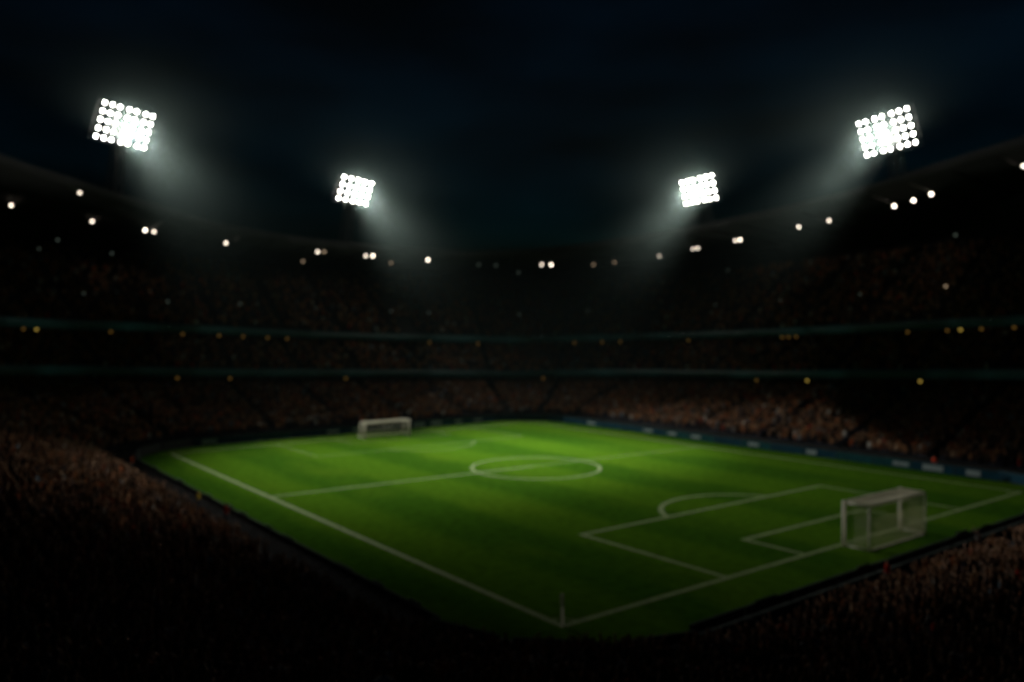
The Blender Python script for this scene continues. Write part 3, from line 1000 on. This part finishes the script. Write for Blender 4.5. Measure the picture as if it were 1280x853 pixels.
def arm_chain(sgn, arms):
    if arms == 'up': return [(0, .19, 1.42), (0.10, .32, 1.64), (0.15, .25, 1.88)]
    if arms == 'clap': return [(0, .19, 1.42), (0.10, .27, 1.15), (0.34, .07, 1.27)]
    if arms == 'half' and sgn > 0: return [(0, .19, 1.42), (0.12, .35, 1.60), (0.13, .38, 1.86)]
    return [(0, .19, 1.42), (-0.03, .26, 1.14), (0.05, .25, 0.90)]


def person_meshes(arms):
    bm = bmesh.new()
    for y in (-.10, .10):
        tube(bm, [(0, y, .05), (-.01, y, .28), (.01, y, .48), (0, y * .95, .86)], [.045, .062, .060, .092], 10)
        tube(bm, [(-.06, y, .045), (.04, y * 1.05, .045), (.17, y * 1.15, .035)], [.042, .045, .032], 8)
    for z, a, b, hgt in ((.90, .115, .165, .12), (1.05, .105, .150, .14), (1.24, .125, .175, .16), (1.38, .110, .185, .10)): ell(bm, (0, 0, z), (a, b, hgt))
    tube(bm, [(-.01, 0, 1.40), (.005, 0, 1.52), (.015, 0, 1.60)], [.075, .055, .055], 10)
    ell(bm, (.015, 0, 1.665), (.098, .078, .125), 16)
    ell(bm, (.045, 0, 1.61), (.060, .055, .065), 12)               # jaw
    tube(bm, [(.10, 0, 1.685), (.125, 0, 1.645), (.10, 0, 1.635)], [.010, .018, .012], 6)   # nose
    for y in (-.082, .082): ell(bm, (.0, y, 1.655), (.022, .014, .034), 8)                  # ears
    tube(bm, [(.098, -.022, 1.605), (.104, 0, 1.602), (.098, .022, 1.605)], [.007, .009, .007], 6)
    hands = []
    for sgn in (-1, 1):
        ch = [Vector((x, sgn * y, z)) for x, y, z in arm_chain(sgn, arms)]
        mid = ch[1]
        tube(bm, [ch[0], ch[0].lerp(mid, .5), mid, mid.lerp(ch[2], .5), ch[2]], [.056, .050, .042, .038, .028], 8)
        d = (ch[2] - mid).normalized(); x, y = frame_of(d)
        side = x if abs(x.y) < abs(y.y) else y
        nrm = d.cross(side).normalized()
        palm = ch[2] + d * .05
        tube(bm, [ch[2], palm, ch[2] + d * .09], [.028, .036, .034], 8)
        for q_, ln in zip((-1.5, -.5, .5, 1.5), (.062, .078, .074, .056)):
            b0 = ch[2] + d * .085 + side * q_ * .021
            tube(bm, [b0, b0 + d * ln * .55 + side * q_ * .004, b0 + d * ln + side * q_ * .006 + nrm * .014], [.012, .011, .009], 6)
        b0 = ch[2] + d * .03 + side * .030
        tube(bm, [b0, b0 + side * .028 + d * .02, b0 + side * .036 + d * .055], [.013, .012, .010], 6)
    body = remeshed('person_body', bm, .017, M['skin'], .5)
    bm = bmesh.new()
    for z, a, b, hgt in ((.88, .140, .190, .12), (1.05, .135, .180, .15), (1.24, .150, .200, .16), (1.37, .132, .205, .10)): ell(bm, (0, 0, z), (a, b, hgt))
    tube(bm, [(-.005, 0, 1.40), (0, 0, 1.50)], [.095, .072], 10)
    for sgn in (-1, 1):
        ch = [Vector((x, sgn * y, z)) for x, y, z in arm_chain(sgn, arms)]
        tube(bm, [ch[0], ch[0].lerp(ch[1], .5), ch[1], ch[1].lerp(ch[2], .92)], [.076, .068, .060, .046], 8)
    jacket = remeshed('jacket', bm, .026, M['cloth'], .5)
    bm = bmesh.new()
    for y in (-.10, .10): tube(bm, [(0, y, .09), (-.01, y, .28), (.01, y, .48), (0, y * .95, .86)], [.072, .078, .080, .112], 10)
    ell(bm, (0, 0, .88), (.128, .178, .10))
    trousers = remeshed('trousers', bm, .026, M['trousers'], .5)
    bm = bmesh.new()
    ell(bm, (.0, 0, 1.69), (.108, .090, .118), 14); ell(bm, (-.045, 0, 1.64), (.072, .084, .10), 12)
    bmesh.ops.bisect_plane(bm, geom=bm.verts[:] + bm.edges[:] + bm.faces[:], plane_co=(.06, 0, 1.70), plane_no=(1, 0, -.75), clear_outer=True)
    hair = remeshed_open('hair', bm)
    return body, jacket, trousers, hair


def remeshed_open(name, bm):
    me = bpy.data.meshes.new(name)
    bmesh.ops.holes_fill(bm, edges=[e for e in bm.edges if e.is_boundary], sides=0)
    bmesh.ops.recalc_face_normals(bm, faces=bm.faces)
    bm.to_mesh(me); bm.free()
    me.materials.append(M['cloth'])
    for p in me.polygons: p.use_smooth = True
    return me


PROTO = {a: person_meshes(a) for a in ('down', 'clap', 'up', 'half')}


def make_person(x, y, z, rz, sc, arms, jacket_col, hair_col, label, group=None):
    body, jk, tr, hr = PROTO[arms]
    root = new_obj('person', body)
    root.location = (x, y, z); root.rotation_euler = (0, 0, rz); root.scale = (sc,) * 3
    tag(root, label, 'person', group)
    for nm, me, c in (('jacket', jk, jacket_col), ('trousers', tr, (0.03, 0.03, 0.04)), ('hair', hr, hair_col)):
        o = new_obj(nm, me, root); o.color = (*c, 1)
    return root


for j, i in enumerate(single):
    x, y, z, rz, sc = people[i]
    X, Y = px(people[i])
    if X < 640: lab, grp = 'spectator lost in shadow in the darkest rows of the near left stand', 'spectators in the dark near left stand'
    else: lab, grp = 'spectator lost in shadow in the darkest rows of the near right stand', 'spectators in the dark near right stand'
    make_person(x, y, z, rz, sc, ['down', 'clap', 'down', 'half', 'down', 'up'][rng.integers(6)], tuple(PC[rng.choice(len(PC), p=PW)]), tuple(HR[rng.integers(4)]), lab, grp)
# stewards and others who stand out, on the walkway between the boards and the front wall
for u, v, rz, arms, col, lab in (
        (-7.7, 77.0, 0.2, 'down', (0.75, 0.13, 0.03), 'steward in a bright orange jacket standing by the far left corner boards'),
        (-7.8, 47.6, 0.0, 'down', (0.72, 0.52, 0.03), 'steward in a yellow jacket on the walkway beside the near left boards'),
        (-7.6, 39.5, 0.3, 'down', (0.45, 0.04, 0.02), 'steward in a dark red jacket behind the near left boards'),
        (23.5, -8.0, 1.6, 'down', (0.60, 0.04, 0.02), 'person in a red jacket on the dark walkway behind the near goal line'),
        (38.0, -8.0, 1.4, 'half', (0.65, 0.60, 0.58), 'person in a pale top on the walkway behind the near goal'),
        (71.6 + 4.0, 13.0, 3.2, 'down', (0.62, 0.07, 0.03), 'steward in a red jacket by the boards on the far right')):
    p = W(u, v, 0.0)
    make_person(p.x, p.y, 0.002, ANG + rz, 1.05, arms, col, (0.03, 0.02, 0.015), lab)

# ------------------------------------------------------------------ air
bm = bmesh.new()
box(bm, (0, 90, 32), (850, 860, 66))
hz = from_bm('haze', bm, None)
m = bpy.data.materials.new('haze_air'); m.use_nodes = True
nt = m.node_tree; nt.nodes.clear()
out = nt.nodes.new('ShaderNodeOutputMaterial'); pv = nt.nodes.new('ShaderNodeVolumePrincipled')
pv.inputs['Color'].default_value = (0.66, 0.95, 0.93, 1)
pv.inputs['Density'].default_value = 0.25e-4
pv.inputs['Anisotropy'].default_value = 0.5
pv.inputs['Density Attribute'].default_value = ''
nt.links.new(pv.outputs[0], out.inputs['Volume'])
m.cycles.homogeneous_volume = True
hz.data.materials.clear(); hz.data.materials.append(m)
tag(hz, kind='stuff')

# added volumes standing in for lens bloom and beam glow, densest at the lamps
def make_bloom_volume(centre, aim, label):
    d = (aim - centre).normalized()
    bm = bmesh.new()
    bmesh.ops.create_icosphere(bm, subdivisions=3, radius=1.0)
    ob = from_bm('bloom_volume', bm, None)
    ob.data.materials.clear(); ob.data.materials.append(M['bloom_volume'])
    ob.location = centre + d * 13.0
    ob.rotation_euler = d.to_track_quat('X', 'Z').to_euler()
    ob.scale = (46, 29, 29)
    tag(ob, label, 'bloom_volume', kind='stuff')


m = bpy.data.materials.new('bloom_volume'); m.use_nodes = True; M['bloom_volume'] = m
nt = m.node_tree; nt.nodes.clear()
out = nt.nodes.new('ShaderNodeOutputMaterial'); pv = nt.nodes.new('ShaderNodeVolumePrincipled')
pv.inputs['Color'].default_value = (0.70, 0.95, 0.90, 1); pv.inputs['Anisotropy'].default_value = 0.45; pv.inputs['Density Attribute'].default_value = ''
tc = nt.nodes.new('ShaderNodeTexCoord')
ln = nt.nodes.new('ShaderNodeVectorMath'); ln.operation = 'LENGTH'; nt.links.new(tc.outputs['Object'], ln.inputs[0])
def mth(op, a, b, c=None):
    n_ = nt.nodes.new('ShaderNodeMath'); n_.operation = op; n_.use_clamp = (op == 'SUBTRACT')
    for i, x in enumerate((a, b, c)):
        if x is None: continue
        if isinstance(x, (int, float)): n_.inputs[i].default_value = x
        else: nt.links.new(x, n_.inputs[i])
    return n_.outputs[0]
far_ = mth('POWER', mth('SUBTRACT', 1.0, ln.outputs['Value']), 3.1)
sh = nt.nodes.new('ShaderNodeVectorMath'); sh.operation = 'DISTANCE'; sh.inputs[1].default_value = (-0.27, 0, 0); nt.links.new(tc.outputs['Object'], sh.inputs[0])
core = mth('POWER', mth('SUBTRACT', 1.0, mth('MULTIPLY', sh.outputs['Value'], 3.3)), 3.0)
dens = mth('MULTIPLY_ADD', core, BLOOM_CORE, mth('MULTIPLY', far_, BLOOM_FAR))
nt.links.new(dens, pv.inputs['Density'])
nt.links.new(pv.outputs[0], out.inputs['Volume'])
for (X, D, Z, k, az, tl, w_, hh, gr, nr, lab, pw), aim_, nm_ in zip(FL, AIMS, ('upper left', 'left central', 'right central', 'upper right')):
    make_bloom_volume(Vector((X * k, D * k, 18 + (Z - 18) * k)), aim_, 'added glow volume standing in for lens bloom round the %s floodlight' % nm_)

# ------------------------------------------------------------------ night sky
w = bpy.data.worlds.new('World'); scene.world = w; w.use_nodes = True
nt = w.node_tree; bg = nt.nodes['Background']
sky = nt.nodes.new('ShaderNodeTexSky'); sky.sky_type = 'NISHITA'; sky.sun_disc = False
sky.sun_elevation = R(1.0); sky.sun_rotation = R(200)
tc = nt.nodes.new('ShaderNodeTexCoord')
mp = nt.nodes.new('ShaderNodeMapping'); mp.inputs['Scale'].default_value = (2.0, 2.0, 7.0)
nz = nt.nodes.new('ShaderNodeTexNoise'); nz.inputs['Scale'].default_value = 1.6; nz.inputs['Detail'].default_value = 5
rg = nt.nodes.new('ShaderNodeMapRange')
rg.inputs['From Min'].default_value = 0.35; rg.inputs['From Max'].default_value = 0.72
rg.inputs['To Min'].default_value = 0.35; rg.inputs['To Max'].default_value = 1.8
mx = nt.nodes.new('ShaderNodeMix'); mx.data_type = 'RGBA'; mx.blend_type = 'MULTIPLY'; mx.inputs['Factor'].default_value = 1
nt.links.new(tc.outputs['Generated'], mp.inputs['Vector']); nt.links.new(mp.outputs['Vector'], nz.inputs['Vector'])
nt.links.new(nz.outputs['Fac'], rg.inputs['Value'])
nt.links.new(sky.outputs['Color'], mx.inputs['A']); nt.links.new(rg.outputs['Result'], mx.inputs['B'])
tn = nt.nodes.new('ShaderNodeMix'); tn.data_type = 'RGBA'; tn.blend_type = 'MULTIPLY'; tn.inputs['Factor'].default_value = 1
tn.inputs['B'].default_value = (0.055, 0.43, 0.95, 1)       # night blue
nt.links.new(mx.outputs['Result'], tn.inputs['A']); nt.links.new(tn.outputs['Result'], bg.inputs['Color'])
bg.inputs['Strength'].default_value = 0.0037

# ------------------------------------------------------------------ camera
cd = bpy.data.cameras.new('camera'); cam = bpy.data.objects.new('camera', cd); COL.objects.link(cam)
cd.sensor_fit = 'HORIZONTAL'; cd.sensor_width = 36.0; cd.lens = 36.0 * 1010 / 1280
cam.location = CAM
cam.rotation_euler = (R(90) + math.atan((415 - 426.5) / 1010), 0, 0)
cd.clip_start = 0.1; cd.clip_end = 3000
cd.dof.use_dof = True
cd.dof.focus_distance = 9.0                     # focused close by: the whole stadium lies out of focus
APERTURE = 0.0077 * 9.0                         # blur circle of about 8 px of 1280 for far lamps
cd.dof.aperture_fstop = cd.lens / 1000 / APERTURE
cd.dof.aperture_blades = 0
scene.camera = cam

# ------------------------------------------------------------------ render settings
scene.render.engine = 'CYCLES'
c = scene.cycles
c.use_denoising = True
c.denoiser = 'OPENIMAGEDENOISE'
c.use_adaptive_sampling = False
c.max_bounces = 4; c.diffuse_bounces = 2; c.glossy_bounces = 2; c.transmission_bounces = 1; c.volume_bounces = 0; c.transparent_max_bounces = 4
c.sample_clamp_indirect = 2.0
c.caustics_reflective = False; c.caustics_refractive = False
scene.view_settings.view_transform = 'Standard'; scene.view_settings.look = 'None'
scene.view_settings.exposure = 0; scene.view_settings.gamma = 1; scene.view_settings.use_curve_mapping = False
print('people', len(people), n_low, 'tris', len(F))
